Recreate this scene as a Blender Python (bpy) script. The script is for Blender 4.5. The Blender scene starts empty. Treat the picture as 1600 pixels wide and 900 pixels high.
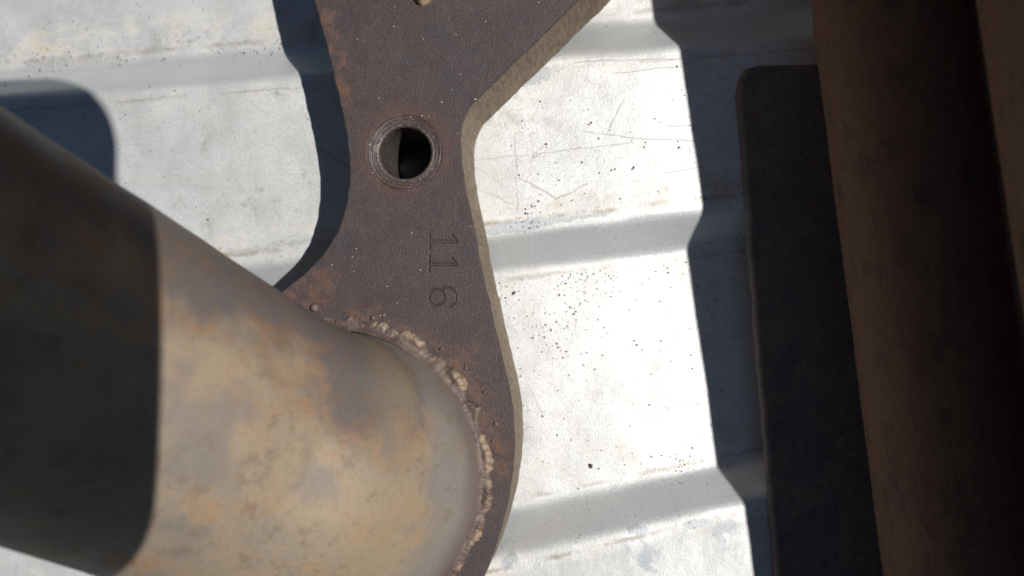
import bpy, bmesh, math, random
from mathutils import Vector, Matrix, Quaternion, noise

random.seed(11)
S = 0.00011            # one modelling unit = 0.11 mm; everything is modelled in units and scaled once
CAM_H = 1385.0         # lens height over the raised panels of the sheet, in units
FPX = 1385.0           # focal length for a 1600 px wide frame
SUN_EL, SUN_AZ = 56.0, 4.0     # azimuth counted from +X towards +Y

scene = bpy.context.scene
col = scene.collection

# ------------------------------------------------------------------ camera
down = Vector((150, -50, -FPX)).normalized()
q_cam = down.rotation_difference(Vector((0, 0, -1)))
cam_d = bpy.data.cameras.new('camera')
cam = bpy.data.objects.new('camera', cam_d)
col.objects.link(cam)
cam.rotation_mode = 'QUATERNION'
cam.rotation_quaternion = q_cam
cam.location = (0, 0, CAM_H * S)
cam_d.sensor_width = 36.0
cam_d.lens = 36.0 * FPX / 1600.0
cam_d.clip_start = 0.002
cam_d.clip_end = 50.0
cam_d.dof.use_dof = True
cam_d.dof.focus_distance = 1275 * S
cam_d.dof.aperture_fstop = 15.0
scene.camera = cam

# ------------------------------------------------------------------ light
el, az = math.radians(SUN_EL), math.radians(SUN_AZ)
SUN = Vector((math.cos(el) * math.cos(az), math.cos(el) * math.sin(az), math.sin(el)))
world = bpy.data.worlds.new('World')
scene.world = world
world.use_nodes = True
wn = world.node_tree.nodes
sky = wn.new('ShaderNodeTexSky')
sky.sky_type = 'NISHITA'
sky.sun_disc = False
sky.sun_elevation = el
sky.sun_rotation = math.pi / 2 - az
sky.altitude = 1800
sky.dust_density = 0.4
sky.ozone_density = 0.2
hs = wn.new('ShaderNodeHueSaturation')            # a paler, hazier blue
hs.inputs['Saturation'].default_value = 0.95
hs.inputs['Value'].default_value = 0.54
world.node_tree.links.new(sky.outputs[0], hs.inputs['Color'])
world.node_tree.links.new(hs.outputs[0], wn['Background'].inputs[0])
wn['Background'].inputs[1].default_value = 0.05
sun_d = bpy.data.lights.new('sun', 'SUN')
sun_d.energy = 5.0
sun_d.angle = math.radians(0.53)
sun_d.color = (1.0, 0.98, 0.945)
sun = bpy.data.objects.new('sun', sun_d)
col.objects.link(sun)
sun.rotation_mode = 'QUATERNION'
sun.rotation_quaternion = SUN.to_track_quat('Z', 'Y')
sun.location = SUN * 2
scene.view_settings.view_transform = 'Standard'
scene.view_settings.look = 'None'
scene.view_settings.gamma = 1.0
scene.view_settings.exposure = 0.0
scene.view_settings.use_curve_mapping = False
scene.cycles.use_denoising = True
scene.cycles.max_bounces = 6
scene.cycles.diffuse_bounces = 4
scene.cycles.glossy_bounces = 3

# ------------------------------------------------------------------ helpers
def ray(px, py):
    return (q_cam @ Vector((px - 800.0, 450.0 - py, -FPX))).normalized()

def at(px, py, z):
    """A traced outline point, put on the plane of height z (units)."""
    d = ray(px, py)
    t = (z - CAM_H) / d.z
    return Vector((d.x * t, d.y * t, z))

def tag(o, label=None, cat=None, group=None, kind=None):
    if label: o['label'] = label
    if cat: o['category'] = cat
    if group: o['group'] = group
    if kind: o['kind'] = kind
    return o

def sharpen(bm, deg=35):
    for f in bm.faces: f.smooth = True
    for e in bm.edges:
        e.smooth = not (len(e.link_faces) == 2 and e.calc_face_angle(0) > math.radians(deg))

def link(name, bm, mat, parent=None, deg=35, recalc=True):
    if recalc: bmesh.ops.recalc_face_normals(bm, faces=bm.faces)
    sharpen(bm, deg)
    bmesh.ops.scale(bm, vec=(S, S, S), verts=bm.verts)
    me = bpy.data.meshes.new(name)
    bm.to_mesh(me); bm.free()
    me.materials.append(mat)
    o = bpy.data.objects.new(name, me)
    col.objects.link(o)
    if parent: o.parent = parent
    return o

def empty(name, loc=(0, 0, 0)):
    o = bpy.data.objects.new(name, None)
    o.empty_display_size = 0.01
    col.objects.link(o)
    o.location = Vector(loc) * S
    return o

def resample(pts, step, closed=False):
    """Catmull-Rom through pts, points about `step` apart."""
    out = []; n = len(pts)
    rng = range(n) if closed else range(n - 1)
    for i in rng:
        g = (lambda k: pts[k % n]) if closed else (lambda k: pts[min(max(k, 0), n - 1)])
        p0, p1, p2, p3 = g(i - 1), g(i), g(i + 1), g(i + 2)
        m = max(1, int((p2 - p1).length / step))
        for k in range(m):
            t = k / m
            out.append(0.5 * ((2 * p1) + (p2 - p0) * t + (2 * p0 - 5 * p1 + 4 * p2 - p3) * t * t
                              + (3 * p1 - p0 - 3 * p2 + p3) * t ** 3))
    if not closed: out.append(pts[-1].copy())
    return out

def fbm(x, y=0.0, z=0.0, o=3):
    return noise.fractal(Vector((x, y, z)), 0.6, 2.1, o)

# ------------------------------------------------------------------ material tools
class Mat:
    def __init__(self, name):
        self.m = bpy.data.materials.new(name); self.m.use_nodes = True
        self.t = self.m.node_tree; self.n = self.t.nodes; self.l = self.t.links
        self.b = self.n['Principled BSDF']
        tc = self.n.new('ShaderNodeTexCoord')
        self.P = self.vm('MULTIPLY', tc.outputs['Object'], (1 / S, 1 / S, 1 / S))
    def put(self, sock, v):
        if v is None: return
        if hasattr(v, 'is_linked') or isinstance(v, bpy.types.NodeSocket): self.l.new(v, sock)
        else:
            try: sock.default_value = v
            except Exception: sock.default_value = (v[0], v[1], v[2], 1)
    def vm(self, op, a, b=None, c=None, out=0):
        nd = self.n.new('ShaderNodeVectorMath'); nd.operation = op
        self.put(nd.inputs[0], a); self.put(nd.inputs[1], b)
        if c is not None: self.put(nd.inputs[3], c)
        return nd.outputs[out]
    def ma(self, op, a, b=None, clamp=False):
        nd = self.n.new('ShaderNodeMath'); nd.operation = op; nd.use_clamp = clamp
        self.put(nd.inputs[0], a); self.put(nd.inputs[1], b)
        return nd.outputs[0]
    def noise(self, scale, detail=4, rough=0.55, vec=None, colour=False, dist=0):
        nd = self.n.new('ShaderNodeTexNoise')
        self.l.new(vec if vec is not None else self.P, nd.inputs['Vector'])
        nd.inputs['Scale'].default_value = scale; nd.inputs['Detail'].default_value = detail
        nd.inputs['Roughness'].default_value = rough; nd.inputs['Distortion'].default_value = dist
        return nd.outputs[1 if colour else 0]
    def vor(self, scale, vec=None, out='Distance', feature='F1'):
        nd = self.n.new('ShaderNodeTexVoronoi'); nd.feature = feature
        self.l.new(vec if vec is not None else self.P, nd.inputs['Vector'])
        nd.inputs['Scale'].default_value = scale
        return nd.outputs[out]
    def ramp(self, v, a, b, lo=0.0, hi=1.0):
        nd = self.n.new('ShaderNodeMapRange'); nd.interpolation_type = 'SMOOTHSTEP'
        self.put(nd.inputs[0], v)
        for i, x in enumerate((a, b, lo, hi)): nd.inputs[i + 1].default_value = x
        return nd.outputs[0]
    def mix(self, f, a, b, mode='MIX'):
        nd = self.n.new('ShaderNodeMix'); nd.data_type = 'RGBA'; nd.blend_type = mode
        self.put(nd.inputs[0], f)
        for k, v in ((6, a), (7, b)):
            if isinstance(v, tuple): nd.inputs[k].default_value = (*v, 1)
            else: self.l.new(v, nd.inputs[k])
        return nd.outputs[2]
    def attr(self, name):
        nd = self.n.new('ShaderNodeAttribute'); nd.attribute_name = name
        return nd.outputs['Fac']
    def seg(self, a, b, w0, w1, P):
        """1 near the segment a-b, fading from w0 to w1 units away."""
        a, b = Vector((a[0], a[1], 0)), Vector((b[0], b[1], 0)); ba = b - a
        pa = self.vm('SUBTRACT', P, tuple(a))
        h = self.ma('MULTIPLY', self.vm('DOT_PRODUCT', pa, tuple(ba), out=1), 1 / max(ba.dot(ba), 1e-6), clamp=True)
        sc = self.n.new('ShaderNodeVectorMath'); sc.operation = 'SCALE'
        sc.inputs[0].default_value = tuple(ba); self.l.new(h, sc.inputs['Scale'])
        d = self.vm('LENGTH', self.vm('SUBTRACT', pa, sc.outputs[0]), out=1)
        return self.ramp(d, w0, w1, 1, 0)
    def any(self, masks):
        m = masks[0]
        for k in masks[1:]: m = self.ma('MAXIMUM', m, k)
        return m
    def bump(self, h, strength, dist, prev=None):
        nd = self.n.new('ShaderNodeBump')
        nd.inputs['Strength'].default_value = strength
        nd.inputs['Distance'].default_value = dist * S
        self.l.new(h, nd.inputs['Height'])
        if prev is not None: self.l.new(prev, nd.inputs['Normal'])
        return nd.outputs[0]
    def done(self, colour=None, rough=None, metal=None, normal=None, spec=None):
        if colour is not None: self.put(self.b.inputs['Base Color'], colour)
        for k, v in (('Roughness', rough), ('Metallic', metal), ('Normal', normal), ('Specular IOR Level', spec)):
            if v is not None: self.put(self.b.inputs[k], v)
        return self.m

LOW = -42.0            # height of the sunk panels of the sheet

def px2(x, y, z=0.0):
    p = at(x, y, z); return (p.x, p.y)

def sheet_material():
    M = Mat('galvanised_sheet')
    Pxy = M.vm('MULTIPLY', M.P, (1, 1, 0))
    wob = M.vm('SUBTRACT', M.noise(0.09, 3, 0.6, Pxy, True), (0.5, 0.5, 0.5))
    Pw = M.vm('ADD', Pxy, M.vm('MULTIPLY', wob, (22, 22, 0)))
    wob2 = M.vm('SUBTRACT', M.noise(0.03, 2, 0.5, Pxy, True), (0.5, 0.5, 0.5))
    Ps = M.vm('ADD', Pxy, M.vm('MULTIPLY', wob2, (9, 9, 0)))
    v = M.attr('across')                    # whole numbers lie on the folds
    # zinc: cloudy with a fine grain
    cloud = M.noise(0.012, 5, 0.65, Pxy)
    grain = M.noise(0.22, 3, 0.7, Pxy)
    streak = M.noise(1.0, 3, 0.6, M.vm('MULTIPLY', Pxy, (0.018, 0.16, 0)))
    flat = M.attr('panel')                  # 1 on the flat panels, 0 on the slopes between
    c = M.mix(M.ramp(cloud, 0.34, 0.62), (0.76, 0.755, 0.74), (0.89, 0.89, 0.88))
    scuff = M.ma('MULTIPLY', M.ramp(M.noise(.05, 6, .8, Pxy, dist=.6), .54, .62), M.ramp(M.noise(.009, 3, .6, Pxy), .46, .60))
    c = M.mix(M.ma('MULTIPLY', scuff, .55), c, (0.50, 0.49, 0.46))
    fine = M.noise(0.42, 2, 0.7, Pxy)
    c = M.mix(M.ma('MULTIPLY', flat, M.ramp(fine, 0.50, 0.70, 0, .6)), c, (0.58, 0.57, 0.54))
    c = M.mix(M.ma('MULTIPLY', flat, M.ramp(grain, 0.54, 0.74, 0, .8)), c, (0.62, 0.60, 0.565))
    c = M.mix(M.ma('MULTIPLY', flat, M.ramp(streak, 0.60, 0.74, 0, 0.3)), c, (0.60, 0.59, 0.56))
    c = M.mix(flat, M.mix(M.ramp(cloud, .3, .7), (0.67, 0.68, 0.685), (0.72, 0.73, 0.73)), c)   # plainer, darker grey on the slopes
    # grime in the hollows
    dn = M.noise(0.02, 5, 0.7, Pxy)
    grime = None
    for k, amt in ((4, .75), (5, .25), (6, .6), (7, .35), (8, .35), (9, .45)):
        d = M.ma('ABSOLUTE', M.ma('SUBTRACT', v, k + (-.10 if k in (4, 6, 8) else .06)))
        g = M.ma('MULTIPLY', M.ramp(d, 0.0, 0.17, amt, 0), M.ramp(dn, 0.44, 0.66))
        grime = g if grime is None else M.ma('MAXIMUM', grime, g)
    c = M.mix(grime, c, (0.44, 0.385, 0.285))
    vw = M.ma('ADD', v, M.ma('MULTIPLY', M.ma('SUBTRACT', M.noise(.05, 4, .7, Pxy), .5), .05))
    dl = None
    for k, amt, ws in ((3.97, .5, .022), (5.04, .45, .012), (5.955, .75, .028), (7.02, .5, .02), (7.99, .45, .02), (9.03, .75, .03)):
        g = M.ma('MULTIPLY', M.ramp(M.ma('ABSOLUTE', M.ma('SUBTRACT', vw, k)), 0, ws, amt, 0), M.ramp(M.noise(.011, 4, .7, Pxy), .40, .60))
        dl = g if dl is None else M.ma('MAXIMUM', dl, g)
    c = M.mix(dl, c, (0.36, 0.30, 0.22))
    roll = M.noise(1.0, 2, .5, M.vm('MULTIPLY', M.vm('ADD', Pxy, M.vm('MULTIPLY', Pxy, (0, 0, 0))), (.006, .55, 0)))
    c = M.mix(M.ma('MULTIPLY', flat, M.ramp(roll, .58, .72, 0, .22)), c, (0.55, 0.54, 0.52))
    # stains and smears
    sm = []
    for a, b, w in (((540, 160), (640, 175), 26), ((1040, 296), (1090, 300), 9), ((990, 318), (1070, 312), 8),
                    ((20, 90), (170, 75), 14), ((560, 330), (575, 345), 12), ((325, 345), (332, 368), 5),
                    ((392, 300), (402, 345), 4), ((790, 175), (810, 190), 15), ((830, 185), (880, 195), 12),
                    ((935, 615), (940, 622), 8), ((862, 110), (890, 100), 8), ((990, 120), (997, 128), 6),
                    ((35, 45), (55, 55), 18), ((220, 40), (225, 60), 14), ((330, 205), (320, 230), 12), ((430, 145), (445, 150), 10),
                    ((745, 190), (760, 186), 16), ((350, 395), (480, 375), 7)):
        sm.append(M.seg(px2(*a), px2(*b), 0, w, Pw))
    c = M.mix(M.ma('MULTIPLY', M.any(sm), M.ramp(M.noise(0.13, 3, .7, Pxy), .35, .65, .1, .6)), c, (0.52, 0.50, 0.46))
    # rubbed-bare patches on the folds, and the dull scuffed panel at the lower edge
    patch = M.any([M.seg(px2(765, 362), px2(850, 347), 7, 8.5, Pw), M.seg(px2(850, 347), px2(945, 334), 3, 4.5, Pw),
                   M.seg(px2(985, 828), px2(1005, 828), 6, 8, Pw), M.seg(px2(790, 880), px2(800, 872), 7, 9, Pw),
                   M.seg(px2(1075, 822), px2(1110, 816), 5, 7, Pw), M.seg(px2(820, 125), px2(850, 115), 9, 12, Pw)])
    low = M.ma('MULTIPLY', M.ramp(v, 9.03, 9.12), M.ramp(M.noise(1.0, 5, .7, M.vm('MULTIPLY', Pxy, (.035, .012, 0))), .36, .62, .45, 1.0))
    c = M.mix(M.ma('MULTIPLY', low, 0.8), c, (0.50, 0.50, 0.49))
    c = M.mix(M.ma('MULTIPLY', M.ramp(v, 9.0, 9.1), M.ramp(M.noise(1.0, 3, .6, M.vm('MULTIPLY', Pw, (.014, .012, 0))), .54, .62)), c, (0.46, 0.48, 0.50))
    c = M.mix(M.ma('MULTIPLY', patch, 0.85), c, (0.52, 0.55, 0.57))
    # scratches
    scr = []
    for a, b, w in (((385, 155), (545, 262), 1.3), ((477, 222), (495, 275), 2.0), ((806, 205), (808, 330), 1.2), ((811, 277), (868, 310), 1.6),
                    ((868, 312), (918, 288), 1.8), ((910, 205), (985, 216), 1.4), ((985, 216), (1085, 219), 1.3), ((745, 250), (990, 223), 1.0),
                    ((975, 155), (950, 205), 1.5), ((1048, 197), (1085, 197), 1.3), ((200, 281), (495, 270), 1.3), ((250, 313), (470, 296), .8),
                    ((200, 195), (262, 186), 1.2), ((745, 262), (800, 300), .9), ((820, 602), (843, 650), .9), ((402, 385), (394, 398), 1.4),
                    ((380, 395), (470, 365), 1.2), ((420, 392), (480, 372), 1.0), ((360, 392), (420, 383), 1.2), ((900, 96), (1062, 92), 1.5),
                    ((955, 115), (1065, 105), 1.0), ((430, 318), (462, 325), 1.6), ((1040, 270), (1098, 262), .9), ((750, 296), (800, 318), .9)):
        scr.append(M.seg(px2(*a), px2(*b), w * .2, w * 1.35, Ps))
    scr = M.ma('MULTIPLY', M.any(scr), M.ramp(M.noise(.06, 3, .6, Pxy), .3, .55, .25, 1))
    c = M.mix(M.ma('MULTIPLY', scr, 0.85), c, (0.36, 0.36, 0.33))
    # peppering of fine dark grit stuck in the zinc
    pep = M.vor(0.085, Pw)
    pn = M.noise(0.02, 2, .5, Pxy)
    c = M.mix(M.ma('MULTIPLY', M.ramp(pep, 0.07, 0.13, .85, 0), M.ramp(pn, .47, .60)), c, (0.16, 0.14, 0.12))
    rough = M.ma('ADD', M.ramp(grain, .3, .7, .40, .52), M.ma('MULTIPLY', low, .10))
    rough = M.ma('ADD', rough, M.ma('MULTIPLY', grime, .25))
    metal = M.ma('SUBTRACT', 0.60, M.ma('MULTIPLY', M.ma('MAXIMUM', grime, scr), 0.5), clamp=True)
    nrm = M.bump(M.noise(0.34, 3, .7, Pxy), 0.16, 2.0)
    nrm = M.bump(scr, -0.5, 1.5, nrm)
    nrm = M.bump(cloud, 0.08, 14, nrm)
    return M.done(c, rough, metal, nrm)

def plate_material(side=False):
    M = Mat('flange_side_scale' if side else 'rusty_plate_scale')
    n1 = M.noise(0.010, 4, .6); n2 = M.noise(0.05, 5, .7); n3 = M.noise(0.35, 2, .7)
    if side:
        drag = M.noise(.16, 3, .6, M.vm('MULTIPLY', M.P, (1, 1, .12)))
        c = M.mix(M.ramp(n2, .3, .7), (0.135, 0.103, 0.072), (0.225, 0.175, 0.120))
        c = M.mix(M.ramp(drag, .48, .66, 0, .7), c, (0.100, 0.074, 0.055))
        c = M.mix(M.ramp(n3, .5, .7, 0, .9), c, (0.105, 0.076, 0.054))
        c = M.mix(M.ramp(n1, .45, .65, 0, .5), c, (0.17, 0.115, 0.075))
        nrm = M.bump(n3, .7, 3.0); nrm = M.bump(drag, .6, 5, nrm)
        return M.done(c, .8, 0, nrm, .3)
    c = M.mix(M.ramp(n1, .35, .65), (0.047, 0.035, 0.038), (0.053, 0.035, 0.032))
    c = M.mix(M.ramp(n2, .42, .72, 0, .7), c, (0.063, 0.045, 0.046))
    c = M.mix(M.ramp(M.noise(.028, 5, .65), .56, .74, 0, .6), c, (0.040, 0.037, 0.046))
    c = M.mix(M.ramp(n3, .50, .72, 0, .75), c, (0.100, 0.071, 0.067))
    patch = M.ramp(M.noise(.017, 6, .7, dist=.5), .50, .57)
    c = M.mix(M.ma('MULTIPLY', patch, .45), c, (0.040, 0.031, 0.033))
    c = M.mix(M.ramp(M.noise(.024, 5, .7), .60, .68, 0, .5), c, (0.088, 0.055, 0.044))
    # orange rust: the left corner, beside the weld, round the hole
    wob = M.vm('SUBTRACT', M.noise(0.04, 3, .6, None, True), (.5, .5, .5))
    Pw = M.vm('MULTIPLY', M.vm('ADD', M.P, M.vm('MULTIPLY', wob, (60, 60, 0))), (1, 1, 0))
    Z = 132
    rust = M.any([M.seg(px2(450, 465, Z), px2(500, 455, Z), 5, 55, Pw), M.seg(px2(505, 20, Z), px2(540, 150, Z), 0, 22, Pw),
                  M.seg(px2(560, 500, Z), px2(720, 570, Z), 5, 34, Pw), M.seg(px2(740, 600, Z), px2(785, 740, Z), 2, 26, Pw)])
    rust = M.ma('MULTIPLY', rust, M.ramp(M.noise(.07, 4, .7), .36, .64))
    c = M.mix(M.ma('MULTIPLY', rust, .6), c, (0.15, 0.076, 0.046))
    hx = px2(632, 238, Z)
    ring = M.seg(hx, (hx[0] + .1, hx[1]), 58, 84, Pw)
    c = M.mix(M.ma('MULTIPLY', ring, .5), c, (0.085, 0.042, 0.034))
    # bright specks of bare metal
    sp = M.ramp(M.vor(0.085), .055, .10, 1, 0)
    sp = M.ma('MULTIPLY', sp, M.ramp(M.noise(.045, 1), .54, .62))
    c = M.mix(sp, c, (0.60, 0.55, 0.50))
    nrm = M.bump(n3, .45, 1.8); nrm = M.bump(n2, .25, 4, nrm)
    return M.done(c, M.ramp(n2, .3, .7, .50, .68), M.ma('MULTIPLY', sp, .6), nrm, .45)

def tube_material():
    M = Mat('heat_tinted_tube')
    t = M.attr('along')                       # units along the tube from the weld
    n1 = M.noise(0.0075, 4, .55, dist=.4); n2 = M.noise(0.018, 4, .6); n3 = M.noise(.09, 4, .7)
    c = M.mix(M.ramp(n1, .36, .62), (0.310, 0.240, 0.158), (0.262, 0.214, 0.160))
    c = M.mix(M.ramp(n2, .50, .68, 0, .6), c, (0.33, 0.195, 0.100))
    c = M.mix(M.ramp(M.noise(.013, 3, .5), .51, .66, 0, .6), c, (0.165, 0.150, 0.150))
    # purple-grey heat tint along the upper flank
    s = M.attr('flank')
    f = M.ramp(M.ma('ADD', s, M.ma('MULTIPLY', M.ma('SUBTRACT', n1, .5), 1.5)), -.22, .26)
    c = M.mix(M.ma('MULTIPLY', f, .85), c, (0.096, 0.085, 0.088))
    c = M.mix(M.ma('MULTIPLY', f, M.ramp(n2, .50, .64, 0, .65)), c, (0.185, 0.108, 0.066))
    rim = M.ma('MULTIPLY', M.ma('MULTIPLY', f, M.ma('SUBTRACT', 1.0, f)), 4.0)
    c = M.mix(M.ma('MULTIPLY', rim, M.ramp(M.noise(.02, 5, .65), .42, .58, 0, .75)), c, (0.30, 0.175, 0.095))
    # blue-grey zone next to the weld
    tz = M.ma('ADD', t, M.ma('MULTIPLY', M.ma('SUBTRACT', n2, .5), 34))
    c = M.mix(M.ramp(tz, 44, 66, .85, 0), c, (0.200, 0.178, 0.160))
    c = M.mix(M.ramp(tz, 6, 30, .7, 0), c, (0.150, 0.118, 0.105))
    c = M.mix(M.ma('MULTIPLY', M.ramp(tz, 56, 74), M.ramp(tz, 74, 130, .5, 0)), c, (0.27, 0.205, 0.128))
    c = M.mix(M.ramp(n3, .52, .74, 0, .4), c, (0.160, 0.128, 0.10))
    pit = M.noise(.30, 4, .75)
    c = M.mix(M.ramp(pit, .50, .68, 0, .55), c, (0.150, 0.112, 0.080))
    c = M.mix(M.ramp(M.noise(.5, 2, .6), .56, .74, 0, .4), c, (0.33, 0.285, 0.22))
    scale = M.ma('MULTIPLY', M.ramp(M.noise(.055, 6, .75), .55, .58), M.ramp(n1, .35, .55))
    c = M.mix(M.ma('MULTIPLY', scale, .6), c, (0.175, 0.120, 0.080))
    nrm = M.bump(pit, .25, 2); nrm = M.bump(scale, -.25, 2, nrm); nrm = M.bump(n3, .18, 3, nrm)
    return M.done(c, M.ramp(n2, .3, .7, .48, .62), .15, nrm, .4)

def weld_material():
    M = Mat('weld_metal')
    n1 = M.noise(.03, 4, .6); n2 = M.noise(.10, 5, .75, dist=.8)
    c = M.mix(M.ramp(n1, .38, .62), (0.090, 0.060, 0.052), (0.140, 0.102, 0.086))
    h = M.attr('crest')
    c = M.mix(M.ma('MULTIPLY', M.ramp(h, .30, .75), M.ramp(n2, .35, .6, .3, .95)), c, (0.33, 0.240, 0.155))
    c = M.mix(M.ramp(n2, .60, .74, 0, .6), c, (0.085, 0.055, 0.044))
    return M.done(c, M.ramp(n2, .35, .65, .45, .7), .1, M.bump(n2, .4, 2.5), .4)

def pipe_material():
    M = Mat('brown_pipe_rust')
    Pl = M.vm('MULTIPLY', M.P, (1, .55, 1))
    n1 = M.noise(.012, 5, .65, Pl, dist=.3); n2 = M.noise(.03, 5, .7, Pl); n3 = M.noise(.25, 4, .7)
    sx = M.n.new('ShaderNodeSeparateXYZ'); M.l.new(M.P, sx.inputs[0])
    edge = M.ramp(M.ma('ADD', sx.outputs[0], M.ma('MULTIPLY', M.ma('SUBTRACT', M.noise(.008, 6, .7), .5), 130)), -38, -22)
    c = M.mix(edge, (0.180, 0.102, 0.062), (0.160, 0.074, 0.056))
    c = M.mix(M.ramp(n1, .40, .66, 0, .6), c, (0.170, 0.088, 0.060))
    c = M.mix(M.ramp(n2, .52, .60, 0, .55), c, (0.095, 0.050, 0.040))
    c = M.mix(M.ma('MULTIPLY', M.ramp(M.vor(.011, Pl), .08, .22, 1, 0), M.ramp(n3, .40, .58, .2, .9)), c, (0.036, 0.030, 0.030))
    c = M.mix(M.ramp(n3, .54, .66, 0, .7), c, (0.052, 0.032, 0.028))
    c = M.mix(M.ramp(M.noise(.4, 2), .60, .70, 0, .7), c, (0.23, 0.14, 0.09))
    return M.done(c, .68, 0, M.bump(n3, .4, 2.5, M.bump(n2, .3, 6)), .3)

def simple_material(name, a, b, scale, rough, metal=0.0, bump=.3, spec=.5):
    M = Mat(name)
    n = M.noise(scale, 4, .6); n2 = M.noise(scale * 6, 3, .7)
    c = M.mix(M.ramp(n, .35, .65), a, b)
    return M.done(c, M.ramp(n2, .3, .7, rough - .06, rough + .06), metal, M.bump(n2, bump, 2), spec)

def bore_material():
    M = Mat('machined_bore')
    n = M.noise(.35, 3, .7); n2 = M.noise(.05, 4, .65)
    c = M.mix(M.ramp(n2, .4, .65), (0.062, 0.038, 0.035), (0.072, 0.050, 0.047))
    hc = at(632, 238, 132)
    q = M.vm('MULTIPLY', M.vm('SUBTRACT', M.P, tuple(hc)), (1, 1, 0))
    rad = M.vm('LENGTH', q, out=1)
    inner = M.ramp(M.ma('ADD', rad, M.ma('MULTIPLY', M.ma('SUBTRACT', n2, .5), 26)), 37, 50, 1, 0)
    c = M.mix(M.ma('MULTIPLY', inner, .6), c, (0.100, 0.088, 0.078))
    c = M.mix(M.ma('MULTIPLY', M.ramp(n, .54, .64), M.ramp(rad, 40, 60, .6, .2)), c, (0.20, 0.175, 0.15))
    sp = M.ma('MULTIPLY', M.ramp(M.vor(.17), .07, .14, 1, 0), M.ramp(M.noise(.09, 1), .50, .58))
    c = M.mix(sp, c, (.80, .77, .70))
    return M.done(c, M.ramp(n2, .3, .7, .38, .55), M.ma('MULTIPLY', inner, .35), M.bump(n, .35, 2), .5)

MS = sheet_material(); MP = plate_material(); MPS = plate_material(True); MT = tube_material()
MW = weld_material(); MR = pipe_material(); MB = bore_material()
def bar_material():
    M = Mat('dusty_bar')
    n = M.noise(.014, 5, .7, dist=.4); n2 = M.noise(.09, 5, .75); n3 = M.noise(.35, 3, .7)
    c = M.mix(M.ramp(n, .4, .62), (.140, .128, .126), (.205, .170, .148))
    c = M.mix(M.ramp(n2, .54, .64, 0, .7), c, (.085, .075, .072))
    c = M.mix(M.ramp(n3, .56, .68, 0, .7), c, (.24, .20, .16))
    c = M.mix(M.ramp(M.noise(.03, 5, .7), .60, .66, 0, .7), c, (.20, .105, .062))
    return M.done(c, .65, .1, M.bump(n3, .4, 2, M.bump(n2, .4, 4)), .4)
MBAR = bar_material()
MDARK = simple_material('hole_shade_dark', (.010, .010, .013), (.016, .015, .018), .05, .6)  # near-black colour standing in for the shade down the bolt hole
MGRIT = simple_material('rust_crumb', (.10, .062, .042), (.05, .042, .038), .3, .8)
MCHIP = simple_material('black_chip', (.03, .028, .028), (.06, .05, .045), .2, .7)

# ------------------------------------------------------------------ corrugated sheet
def line(a, b, z):
    p, q = at(*a, z), at(*b, z)
    m = (q.y - p.y) / (q.x - p.x)
    return (p.y - m * p.x, m, z)
L = {4: line((0, 107), (950, 31), LOW), 5: line((165, 150), (1060, 82), 0), 6: line((344, 413), (1097, 322), 0),
     7: line((772, 432), (1079, 396), LOW), 8: line((809, 783), (1128, 717), LOW), 9: line((803, 878), (1171, 792), 0)}
def off(base, dy, z): return (base[0] + dy, base[1], z)
L[3] = off(L[4], 330, LOW); L[2] = off(L[4], 410, 0); L[1] = off(L[4], 620, 0); L[0] = off(L[4], 700, LOW)
L[10] = off(L[9], -215, 0); L[11] = off(L[9], -295, LOW); L[12] = off(L[9], -640, LOW); L[13] = off(L[9], -720, 0)
L[14] = off(L[9], -950, 0)

def build_sheet():
    rows = []
    for k in range(14):
        a, b = L[k], L[k + 1]
        slope = a[2] != b[2]
        n = 14 if slope else 10
        for i in range(n):
            t = i / n
            y0 = a[0] + (b[0] - a[0]) * t; m = a[1] + (b[1] - a[1]) * t
            if slope:
                # rounded folds, straight in between
                r = .27
                def prof(u):
                    if u < r: return u * u / (2 * r * (1 - r))
                    if u > 1 - r: return 1 - (1 - u) ** 2 / (2 * r * (1 - r))
                    return (u - r / 2) / (1 - r)
                z = a[2] + (b[2] - a[2]) * prof(t)
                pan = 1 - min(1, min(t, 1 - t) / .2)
            else: z = a[2]; pan = 1.0
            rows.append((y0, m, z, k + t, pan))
    rows.append((*L[14], 14.0, 1.0))
    xs = [-1500 + 3200 * i / 100 for i in range(101)]
    verts, across, panel = [], [], []
    for (y0, m, z, v, pan) in rows:
        for x in xs:
            y = y0 + m * x + 2.0 * fbm(x * .004, v * .7, 3.1)
            zz = z + 1.6 * fbm(x * .006, v * 1.3, 0.7) + .8 * fbm(x * .02, v * 3, 5)
            verts.append((x * S, y * S, zz * S)); across.append(v); panel.append(pan)
    nx = len(xs); faces = []
    for j in range(len(rows) - 1):
        for i in range(nx - 1):
            faces.append((j * nx + i, (j + 1) * nx + i, (j + 1) * nx + i + 1, j * nx + i + 1))
    me = bpy.data.meshes.new('corrugated_sheet')
    me.from_pydata(verts, [], faces)
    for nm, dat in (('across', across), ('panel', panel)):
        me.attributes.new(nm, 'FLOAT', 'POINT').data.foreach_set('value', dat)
    me.polygons.foreach_set('use_smooth', [True] * len(faces))
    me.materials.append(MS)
    me.update()
    o = bpy.data.objects.new('corrugated_sheet', me); col.objects.link(o)
    o.modifiers.new('thickness', 'SOLIDIFY').thickness = 10 * S
    o.modifiers['thickness'].offset = -1
    return tag(o, 'ribbed galvanised sheet metal lying under the rusty flange and pipes', 'metal sheet', kind='structure')
sheet = build_sheet()

def ground_z(x, y):
    ys = [L[k][0] + L[k][1] * x for k in range(15)]
    for k in range(14):
        if ys[k] >= y >= ys[k + 1]:
            t = (ys[k] - y) / (ys[k] - ys[k + 1])
            return L[k][2] + (L[k + 1][2] - L[k][2]) * t
    return 0.0

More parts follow.
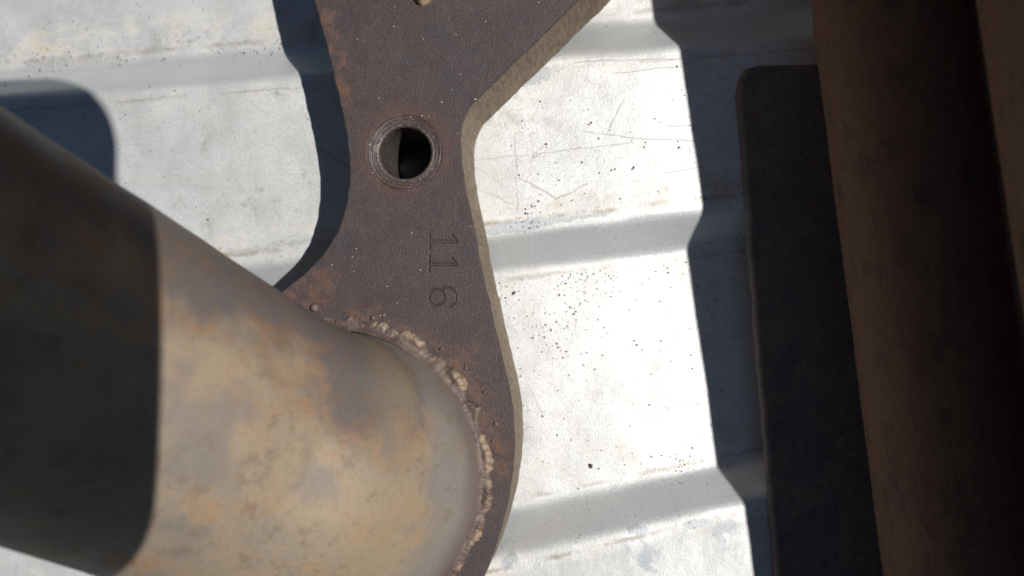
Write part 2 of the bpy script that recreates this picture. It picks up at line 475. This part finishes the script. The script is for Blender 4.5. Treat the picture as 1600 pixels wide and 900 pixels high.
# ------------------------------------------------------------------ flange with tubes
ZT = 132.0             # top face of the flange plate; it lies on the raised panels (0)
root = empty('exhaust_flange', at(640, 400, 0))
tag(root, 'rusty brown steel flange stamped 116 with a thick tube welded onto it', 'flange')
inv = -Vector(root.location)
def part(o, p=None):
    o.parent = p or root
    if p is None: o.location = inv
    return o

right = [(1030, -250), (1010, -130), (955, -50), (905, 0), (850, 55), (800, 103), (752, 150), (732, 172), (722, 200), (721, 240),
         (728, 290), (742, 360), (756, 430), (772, 500), (787, 565), (799, 620), (805, 680), (801, 745), (791, 800), (770, 868), (740, 930), (690, 1000)]
bottom = [(600, 1060), (480, 1060), (370, 1010), (290, 900), (265, 770), (285, 650), (345, 550)]
left = [(436, 459), (478, 425), (512, 386), (533, 345), (543, 300), (545, 255), (541, 215), (530, 160), (515, 95), (502, 45), (490, 0), (470, -90), (440, -230)]
top = [(470, -390), (560, -510), (690, -560), (850, -520), (970, -410)]
outline = [at(x, y, ZT) for (x, y) in right + bottom + left + top]
loop = resample(outline, 7, True)
loop = [p + Vector((1.1 * fbm(p.x * .05, p.y * .05, 1), 1.1 * fbm(p.x * .05, p.y * .05, 9), 0)) for p in loop]

bm = bmesh.new()
NL = len(loop); ZL = [132.0, 129.5, 110, 85, 58, 30, 4, 1.0]
rings = []
for j, z in enumerate(ZL):
    ins = {0: 2.6, 1: .5, 6: .6, 7: 2.5}.get(j, 0)
    rg = []
    for i, p in enumerate(loop):
        tg = (loop[(i + 1) % NL] - loop[i - 1]).normalized()
        nrm = Vector((tg.y, -tg.x, 0))
        # outline runs clockwise or not: decided below by the sign
        r = 1.5 * fbm(i * .11, z * .03, 4) if 1 < j < 6 else 0
        rg.append((p, nrm, ins, r, z))
    rings.append(rg)
area = sum(loop[i].x * loop[(i + 1) % NL].y - loop[(i + 1) % NL].x * loop[i].y for i in range(NL))
sgn = 1 if area > 0 else -1
vr = [[bm.verts.new(Vector((p.x, p.y, z)) + n * sgn * (r - ins)) for (p, n, ins, r, z) in rg] for rg in rings]
for j in range(len(vr) - 1):
    for i in range(NL):
        f = bm.faces.new((vr[j][i], vr[j][(i + 1) % NL], vr[j + 1][(i + 1) % NL], vr[j + 1][i]))
        f.material_index = 1 if j > 0 else 0
bm.faces.new(vr[0]); bm.faces.new(list(reversed(vr[-1])))
bmesh.ops.recalc_face_normals(bm, faces=bm.faces)
pm = bpy.data.meshes.new('flange_plate'); bm.to_mesh(pm); bm.free()
plate = bpy.data.objects.new('flange_plate', pm); col.objects.link(plate)
pm.materials.append(MP); pm.materials.append(MPS)

HC = at(632, 238, ZT); HR = 37.5; SR = 57.0
cutters = []
def cutter(bm):
    bmesh.ops.recalc_face_normals(bm, faces=bm.faces)
    me = bpy.data.meshes.new('cut'); bm.to_mesh(me); bm.free()
    o = bpy.data.objects.new('cut', me); col.objects.link(o); cutters.append(o)
def lathe(bm, prof, c, n=64, closed=True):
    R_ = []
    for (r, z) in prof:
        R_.append([bm.verts.new((c.x + r * math.cos(2 * math.pi * k / n), c.y + r * math.sin(2 * math.pi * k / n), z)) for k in range(n)])
    for j in range(len(R_) - 1):
        for k in range(n):
            bm.faces.new((R_[j][k], R_[j][(k + 1) % n], R_[j + 1][(k + 1) % n], R_[j + 1][k]))
    return R_
b = bmesh.new()
R_ = lathe(b, [(SR, 150), (SR, ZT - 5), (HR + 4, ZT - 6), (HR + 4, 3)], HC)
b.faces.new(R_[0]); b.faces.new(list(reversed(R_[-1]))); cutter(b)

digits = bmesh.new()
def groove(pts, w, d):
    pts = [at(x, y, ZT) for x, y in pts]
    b = digits; secs = []
    for i, p in enumerate(pts):
        tg = (pts[min(i + 1, len(pts) - 1)] - pts[max(i - 1, 0)]).normalized()
        n = Vector((-tg.y, tg.x, 0))
        if i == 0: p = p - tg * w * .3
        if i == len(pts) - 1: p = p + tg * w * .3
        secs.append([b.verts.new(p + n * a * w / 2 + Vector((0, 0, h))) for a, h in ((-1.12, 5), (1.12, 5), (1, 0), (.15, -d), (-.15, -d), (-1, 0))])
    for i in range(len(secs) - 1):
        for k in range(6): b.faces.new((secs[i][k], secs[i][(k + 1) % 6], secs[i + 1][(k + 1) % 6], secs[i + 1][k]))
    b.faces.new(secs[0]); b.faces.new(list(reversed(secs[-1])))
D = 2.0
groove([(671, 366.5), (670.7, 377.2), (670.6, 388.5)], 5.0, D + .3)
groove([(670.2, 377.3), (713, 377.5)], 6.4, D)
groove([(713, 378), (710.5, 373.5), (707, 367.5)], 4.4, D + .2)
groove([(670, 400.5), (669.6, 424)], 6.0, D + .3)
groove([(669.0, 412.6), (713, 413)], 6.6, D)
groove([(713, 413.5), (710.5, 409.5), (706, 403.5)], 4.4, D + .2)
circ = [(682 + 11.8 * math.cos(a), 464.5 + 12.8 * math.sin(a)) for a in [2 * math.pi * (k + .37) / 22 for k in range(22)]]
groove(circ[:20], 4.2, D); groove(circ[18:] + circ[:2], 4.0, D + .2)
hook = resample([Vector((x, y, 0)) for x, y in ((689.5, 453.2), (696.5, 448.8), (704, 450), (710.5, 457), (712.5, 465), (710, 473.5), (703, 479.5))], 2.5)
groove([(p.x, p.y) for p in hook], 4.1, D - .2)
cutter(digits)

for c_ in cutters:
    md = plate.modifiers.new('b', 'BOOLEAN'); md.operation = 'DIFFERENCE'; md.solver = 'EXACT'; md.object = c_; md.use_self = True
dg = bpy.context.evaluated_depsgraph_get()
me2 = bpy.data.meshes.new_from_object(plate.evaluated_get(dg))
me2.name = 'flange_plate'
me2.materials.clear(); me2.materials.append(MP); me2.materials.append(MPS)
plate.modifiers.clear(); plate.data = me2
for c_ in cutters: bpy.data.objects.remove(c_, do_unlink=True)
b = bmesh.new(); b.from_mesh(me2); sharpen(b, 28); b.normal_update()
for f in b.faces:
    cc = f.calc_center_median()
    f.material_index = 1 if abs(f.normal.z) < .6 and cc.z < ZT - 1.8 and abs(f.normal.z) < .5 and f.calc_area() > 12 and (Vector((cc.x, cc.y)) - Vector((HC.x, HC.y))).length > SR + 6 else 0
bmesh.ops.scale(b, vec=(S, S, S), verts=b.verts); b.to_mesh(me2); b.free()
part(plate)
tag(plate, 'dark brown plate with the number 116 stamped into it')

# threaded hole with its turned rings
b = bmesh.new()
prof = [(SR + .5, ZT + .05)]
r = SR
for k, dp in enumerate((.5, 1.1, .4, 1.0, .6, .9)):
    r = SR - (SR - HR - 3) * (k + .7) / 6.4
    prof.append((r + 1.2, ZT - dp - .45 * k)); prof.append((r, ZT - .10 - .45 * k))
prof += [(HR + 2.0, ZT - 3.6), (HR + .8, ZT - 5.0), (HR, ZT - 7.5)]
z = ZT - 7
while z > 8:
    prof.append((HR, z)); prof.append((HR + 1.6, z - 3.2)); z -= 6.4
prof.append((HR + .5, 4.5))
lathe(b, prof, HC, 72)
for v in b.verts:
    n_ = 0.35 * fbm(v.co.x * .2, v.co.y * .2, v.co.z * .2); v.co.z += n_ if v.co.z > ZT - 8 else 0
hole = part(link('threaded_hole', b, MB, deg=60))
b = bmesh.new(); R_ = lathe(b, [(HR + 1, 5), (HR * .5, 4.2), (3, 4)], HC, 48); b.faces.new(R_[-1])
o = link('hole_shade_disc', b, MDARK); o.parent = hole  # disc added to close the bore; the shade there is put into its colour

# the tubes: straight up off the plate, then bent over
TILT = Vector((-0.4783, 0.4621, 0.7468)).normalized()
CLOSE = Vector((-809.0, 149.4, 774.5))          # a point on the straight run's axis
TR = 198.0
def tube_path(shift, tilt=None):
    TILT_ = tilt.normalized() if tilt else TILT
    base_on_axis = CLOSE - TILT * ((CLOSE.z - 300) / TILT.z) if not tilt else Vector((-392, -222, ZT)) + TILT_ * 210
    pts = []
    p0 = Vector((-392, -222, ZT - 2)); p1 = Vector((-392 - 10, -222 + 12, ZT + 95)); p3 = base_on_axis; p2 = p3 - TILT_ * 95
    for i in range(25):
        t = i / 24
        pts.append((1 - t) ** 3 * p0 + 3 * (1 - t) ** 2 * t * p1 + 3 * (1 - t) * t * t * p2 + t ** 3 * p3)
    for k in range(1, 16): pts.append(p3 + TILT_ * (k * 40))
    return [p + shift for p in pts]
def make_tube(shift, label=None, tilt=None):
    pts = tube_path(shift, tilt)
    b = bmesh.new(); n = 96
    al, fl = [], []
    rings = []; s = 0
    ref = Vector((0, 1, 0))
    for wall in (0, 1):
        rr = []; s = 0
        for i, p in enumerate(pts):
            tg = (pts[min(i + 1, len(pts) - 1)] - pts[max(i - 1, 0)]).normalized() if i else Vector((0, 0, 1))
            u = (ref - tg * ref.dot(tg)).normalized(); v = tg.cross(u)
            if i: s += (p - pts[i - 1]).length
            R = TR + 15 * math.exp(-s / 40) - (14 if wall else 0)
            ring = []
            for k in range(n):
                a = 2 * math.pi * k / n
                w = 1.2 * fbm(math.cos(a) * 1.5, math.sin(a) * 1.5, s * .01) if not wall else 0
                ring.append(b.verts.new(p + (u * math.cos(a) + v * math.sin(a)) * (R + w)))
                al.append(s); fl.append(math.cos(a - .35))
            rr.append(ring)
        for j in range(len(rr) - 1):
            for k in range(n): b.faces.new((rr[j][k], rr[j][(k + 1) % n], rr[j + 1][(k + 1) % n], rr[j + 1][k]))
        rings.append(rr)
    for k in range(n): b.faces.new((rings[0][-1][k], rings[0][-1][(k + 1) % n], rings[1][-1][(k + 1) % n], rings[1][-1][k]))
    o = link('tube', b, MT, deg=40)
    for nm, dat in (('along', al), ('flank', fl)):
        o.data.attributes.new(nm, 'FLOAT', 'POINT').data.foreach_set('value', dat)
    part(o)
    if label: o['label'] = label
    return o
BASE0 = Vector((-392, -222, ZT))
t0 = make_tube(Vector((0, 0, 0)), 'bent tan and purple-grey heat-tinted tube')

def make_weld(c, lumps, name='weld_bead', seed=0, lab=None):
    b = bmesh.new(); n = 900; m = 16
    cr = []; rr = []
    for k in range(n):
        a = 2 * math.pi * k / n
        arc = a * 215
        rip = abs(math.sin(arc * .13 + 1.5 * fbm(arc * .02, seed, 0)))
        lum = sum(h * math.exp(-((((a - a0 + math.pi) % (2 * math.pi)) - math.pi) * 215 / w) ** 2) for a0, w, h in lumps)
        wdt = 13 + 3 * fbm(arc * .022, seed, 2) + 4.0 * fbm(arc * .05, seed, 6) + 1.5 * fbm(arc * .16, seed, 9) + .3 * rip + 9 * lum
        hgt = 15 + 4 * fbm(arc * .02, seed, 8)
        rim = 2.5 + 3.5 * fbm(arc * .045, seed, 12) + .3 * rip + 5.5 * lum
        ring = []
        for j in range(m + 1):
            u = j / m                                # 0 at the outer toe, 1 on the tube wall
            saw = ((arc + 2.5 * fbm(arc * .05, seed, 21) * 4 - 9 * (1 - (2 * u - .9) ** 2)) / 11.5) % 1.0
            saw = (1 - saw) * min(1, saw / .18)
            rad = 207 + (wdt + 5) * (1 - u) ** 1.05 + .5 * fbm(arc * .2, j * .5, seed) + (1.2 * saw if u < .4 else 0)
            zz = ZT - .5 + hgt * u ** 1.7 + max(1.0, rim) * math.exp(-((u - .26) / .25) ** 2) + 1.0 * saw * math.sin(math.pi * min(1, u + .12)) + .5 * fbm(arc * .13, j * .5, seed + 3) - (4 if j == 0 else 0)
            ring.append(b.verts.new((c.x + rad * math.cos(a), c.y + rad * math.sin(a), zz)))
            cr.append(max(0, min(1, math.exp(-((u - .16) / .33) ** 2) * ((.36 if seed or math.sin(a) < .35 else .20) + .60 * lum + .75 * fbm(arc * .035, seed, 5)))))
        rr.append(ring)
    for k in range(n):
        for j in range(m):
            b.faces.new((rr[k][j], rr[(k + 1) % n][j], rr[(k + 1) % n][j + 1], rr[k][j + 1]))
    o = link(name, b, MW, deg=70)
    o.data.attributes.new('crest', 'FLOAT', 'POINT').data.foreach_set('value', cr)
    part(o)
    return o
def ang(px, py):
    p = at(px, py, ZT) - BASE0; return math.atan2(p.y, p.x)
make_weld(BASE0, [(ang(650, 520), 16, .9), (ang(716, 588), 20, 1.0), (ang(750, 640), 13, .7), (ang(768, 715), 16, .8), (ang(770, 775), 13, .8),
                  (ang(755, 835), 18, .45), (ang(600, 505), 10, .3)])
TOPC = at(690, -238, ZT)
shift2 = TOPC - BASE0
make_tube(shift2, tilt=Vector((.05, .6, .8)))
make_weld(TOPC, [(-1.70, 14, .9), (-1.37, 9, .8), (-1.1, 12, .3)], seed=4)
for (px, py, rad) in ((492, 481, 6.5), (583, 497, 4), (600, 492, 3.2), (757, 613, 3.0), (775, 662, 3.4), (690, 545, 2.8), (770, 690, 2.6), (728, 575, 3)):
    b = bmesh.new()
    bmesh.ops.create_icosphere(b, subdivisions=2, radius=rad)
    p = at(px, py, ZT)
    for v in b.verts: v.co = Vector((v.co.x, v.co.y, v.co.z * .8)) + p + Vector((0, 0, rad * .3))
    part(link('weld_spatter', b, MW, deg=80))

# ------------------------------------------------------------------ pipes in the shade
def silhouette_pipe(name, a, c, z, R, label, length=3600, wall=14, dip=0.0):
    n = ray(*a).cross(ray(*c)).normalized()
    if n.x < 0: n = -n
    d = Vector((0, 0, 1)).cross(n).normalized()
    if d.y < 0: d = -d
    # axis point with (P - C).n = R at height z and Y = 0
    nx = n.x; P = Vector(((R - n.z * (z - CAM_H)) / nx, 0, z))
    a_ = (d + n.cross(d) * (dip if n.cross(d).z > 0 else -dip)).normalized()
    d = a_
    b = bmesh.new(); k_ = 72; segs = 60
    o_r = []
    for w in (0, 1):
        rr = []
        for j in range(segs + 1):
            y = -length / 2 + length * j / segs
            rr.append([b.verts.new(((R - wall * w + (0 if w else 1.4 * fbm(math.cos(t) * 2, math.sin(t) * 2, y * .008 + R))) * math.cos(t), y,
                                    (R - wall * w) * math.sin(t))) for t in [2 * math.pi * q / k_ for q in range(k_)]])
        for j in range(segs):
            for q in range(k_): b.faces.new((rr[j][q], rr[j][(q + 1) % k_], rr[j + 1][(q + 1) % k_], rr[j + 1][q]))
        o_r.append(rr)
    for e in (0, -1):
        for q in range(k_): b.faces.new((o_r[0][e][q], o_r[0][e][(q + 1) % k_], o_r[1][e][(q + 1) % k_], o_r[1][e][q]))
    o = link(name, b, MR)
    o.location = P * S; o.rotation_mode = 'QUATERNION'; o.rotation_quaternion = Matrix((d.cross(Vector((0, 0, 1))).normalized(), d, d.cross(Vector((0, 0, 1))).normalized().cross(d))).transposed().to_quaternion()
    tag(o, label, 'pipe', 'rusty pipes lying at the right')
    return o, P, d
p1, P1, D1 = silhouette_pipe('rusty_pipe', (1265, 0), (1380, 900), 118, 117, 'dark brown rusty pipe lying on the sheet in deep shade')
p2, P2, D2 = silhouette_pipe('rusty_pipe', (1525, 0), (1600, 500), 376, 200, 'larger rusty brown pipe cut off by the right edge of the picture', dip=.008)


# flat bar tucked under the smaller pipe
b = bmesh.new()
ZB = 16.0
lft = [at(x, y, ZB) for x, y in ((1222, 900), (1205, 700), (1187, 480), (1170, 240), (1163, 165))]
d0 = (lft[0] - lft[1]).normalized(); lft.insert(0, lft[0] + d0 * 700)
corner = [at(x, y, ZB) for x, y in ((1162.5, 145), (1167, 124), (1180, 110), (1198, 105))]
def pipe_side(y): return P1.x + D1.x / D1.y * (y - P1.y) - 90
end_y = at(1230, 101, ZB).y
rgt = [Vector((pipe_side(end_y), end_y - 4, ZB)), Vector((pipe_side(lft[0].y), lft[0].y, ZB))]
poly = resample(lft + corner, 9)
poly = [p + Vector((1.6 * fbm(p.x * .02, p.y * .03, 2) + .8 * fbm(p.x * .1, p.y * .1, 5), 1.0 * fbm(p.x * .06, p.y * .06, 7), 0)) for p in poly] + rgt
lv = []
for (o_, h_) in ((0, 0), (3, -.5), (6, -2), (8.5, -4.5), (10, -8), (10, 1.0 - ZB)):
    lv.append([b.verts.new(p + Vector((-o_, o_ * .5, h_))) for p in poly])
b.faces.new(lv[0]); b.faces.new(list(reversed(lv[-1])))
for A_, B_ in zip(lv, lv[1:]):
    for i in range(len(poly)):
        j = (i + 1) % len(poly); b.faces.new((A_[i], A_[j], B_[j], B_[i]))
bar = link('steel_bar', b, MBAR)
tag(bar, 'flat blackened steel bar with a rounded corner in the shadow beside the pipe', 'steel bar')

# ------------------------------------------------------------------ grit on the sheet
def shard(b, p, r, seed):
    rs = random.Random(seed)
    vs = bmesh.ops.create_icosphere(b, subdivisions=1, radius=1)['verts']
    a = rs.random() * 6.28; sx, sy, sz = r * rs.uniform(.8, 1.5), r * rs.uniform(.5, .9), r * rs.uniform(.3, .5)
    for v in vs:
        q = Vector((v.co.x * sx * rs.uniform(.75, 1.2), v.co.y * sy * rs.uniform(.75, 1.2), v.co.z * sz))
        v.co = Vector((q.x * math.cos(a) - q.y * math.sin(a), q.x * math.sin(a) + q.y * math.cos(a), q.z + sz * .8)) + p
b = bmesh.new()
spots = []
for k in range(200): 
    u = abs(random.gauss(0, 1)); x = random.uniform(775, 960 if random.random() < .75 else 1075)
    spots.append((x, 436 - (x - 775) * .11 + 4 + u * 55 * (1 - (x - 775) / 420), random.choice((.8, 1, 1.1, 1.3, 1.6))))
for k in range(70): spots.append((random.gauss(865, 45), random.gauss(520, 32), random.choice((1, 1.2, 1.6, 2))))
for k in range(110): spots.append((random.uniform(770, 1090), random.uniform(100, 330), random.choice((.8, .9, 1.1, 1.4, 1.9))))
for k in range(45): spots.append((random.gauss(828, 16), random.gauss(345, 16), random.choice((1, 1.4, 2))))
for k in range(70): spots.append((random.uniform(790, 1150), random.uniform(470, 760), random.choice((.8, 1, 1.4, 1.8))))
for k in range(40): spots.append((random.gauss(1050, 40), random.gauss(722, 10), random.choice((.9, 1, 1.4))))
for k in range(170): spots.append((random.uniform(0, 520), random.uniform(0, 400), random.choice((.7, .9, 1, 1.4))))
for k in range(80): spots.append((random.uniform(250, 440), random.gauss(70, 9), random.choice((.8, 1, 1.3))))
for k in range(60): spots.append((random.uniform(0, 200), random.gauss(90, 14), random.choice((.8, 1, 1.4))))
for k in range(40): spots.append((random.uniform(1085, 1160), random.uniform(200, 700), random.choice((.9, 1, 1.4))))
for i, (x, y, r) in enumerate(spots):
    p = at(x, y, 0); p.z = ground_z(p.x, p.y); p = at(x, y, p.z); p.z = ground_z(p.x, p.y)
    shard(b, p, r, i)
tag(link('rust_crumbs', b, MGRIT, deg=60), 'fine dark rust crumbs scattered over the bright sheet', 'rust crumbs', kind='stuff')
for (x, y, r, lab) in ((923, 728, 5.2, 'black oblong chip of grit alone on the bright sheet near lower fold'),
                       (990, 262, 3.2, 'small dark grit chip between the plate and pipe shadow, above middle fold'),
                       (325, 343, 2.8, 'small dark grit chip on the sheet just above the thick tube'),
                       (803, 458, 4.0, 'brown rust chip beside the plate edge level with the stamped number')):
    b = bmesh.new(); p = at(x, y, 0); p.z = ground_z(p.x, p.y); p = at(x, y, p.z)
    shard(b, Vector((0, 0, 0)), r, int(x))
    o = link('grit_chip', b, MCHIP, deg=60); o.location = p * S
    tag(o, lab, 'grit chip', 'single grit chips on the sheet')

# ------------------------------------------------------------------ the phone that took the picture (its shadow shows)
zP = 1392.0
shx = zP / math.tan(el) * math.cos(az); shy = zP / math.tan(el) * math.sin(az)
xr = at(181, 290, 0).x + shx; yt = at(30, 118, LOW * .4).y + shy
W_, H_, RC, TH = 1300.0, 765.0, 140.0, 74.0
ph = empty('phone', (xr - W_ / 2 + 12, yt - H_ / 2 - 2, zP)); ph.rotation_euler.z = math.radians(0.2)
tag(ph, 'dark phone held overhead, seen only by its rounded shadow across the tube', 'phone')
def slab(w, h, r, z0, z1, bev):
    b = bmesh.new(); pts = []
    for cx, cy, a0 in ((w / 2 - r, h / 2 - r, 0), (-w / 2 + r, h / 2 - r, 90), (-w / 2 + r, -h / 2 + r, 180), (w / 2 - r, -h / 2 + r, 270)):
        for k in range(13):
            a = math.radians(a0 + 90 * k / 12); pts.append((cx + r * math.cos(a), cy + r * math.sin(a)))
    lv = []
    for z, s_ in ((z0, bev), (z0 + bev, 0), (z1 - bev, 0), (z1, bev)):
        fx, fy = (w - 2 * s_) / w, (h - 2 * s_) / h
        lv.append([b.verts.new((x * fx, y * fy, z)) for x, y in pts])
    n = len(pts)
    for j in range(3):
        for k in range(n): b.faces.new((lv[j][k], lv[j][(k + 1) % n], lv[j + 1][(k + 1) % n], lv[j + 1][k]))
    b.faces.new(list(reversed(lv[0]))); b.faces.new(lv[-1])
    return b
MPH = simple_material('phone_shell', (.02, .02, .022), (.025, .025, .028), .01, .45)
MGL = simple_material('phone_glass', (.008, .008, .01), (.01, .01, .012), .01, .12, bump=0)
link('body', slab(W_, H_, RC, 0, TH, 14), MPH, ph)
link('screen', slab(W_ - 60, H_ - 50, RC - 25, TH + .5, TH + 5, 2), MGL, ph)
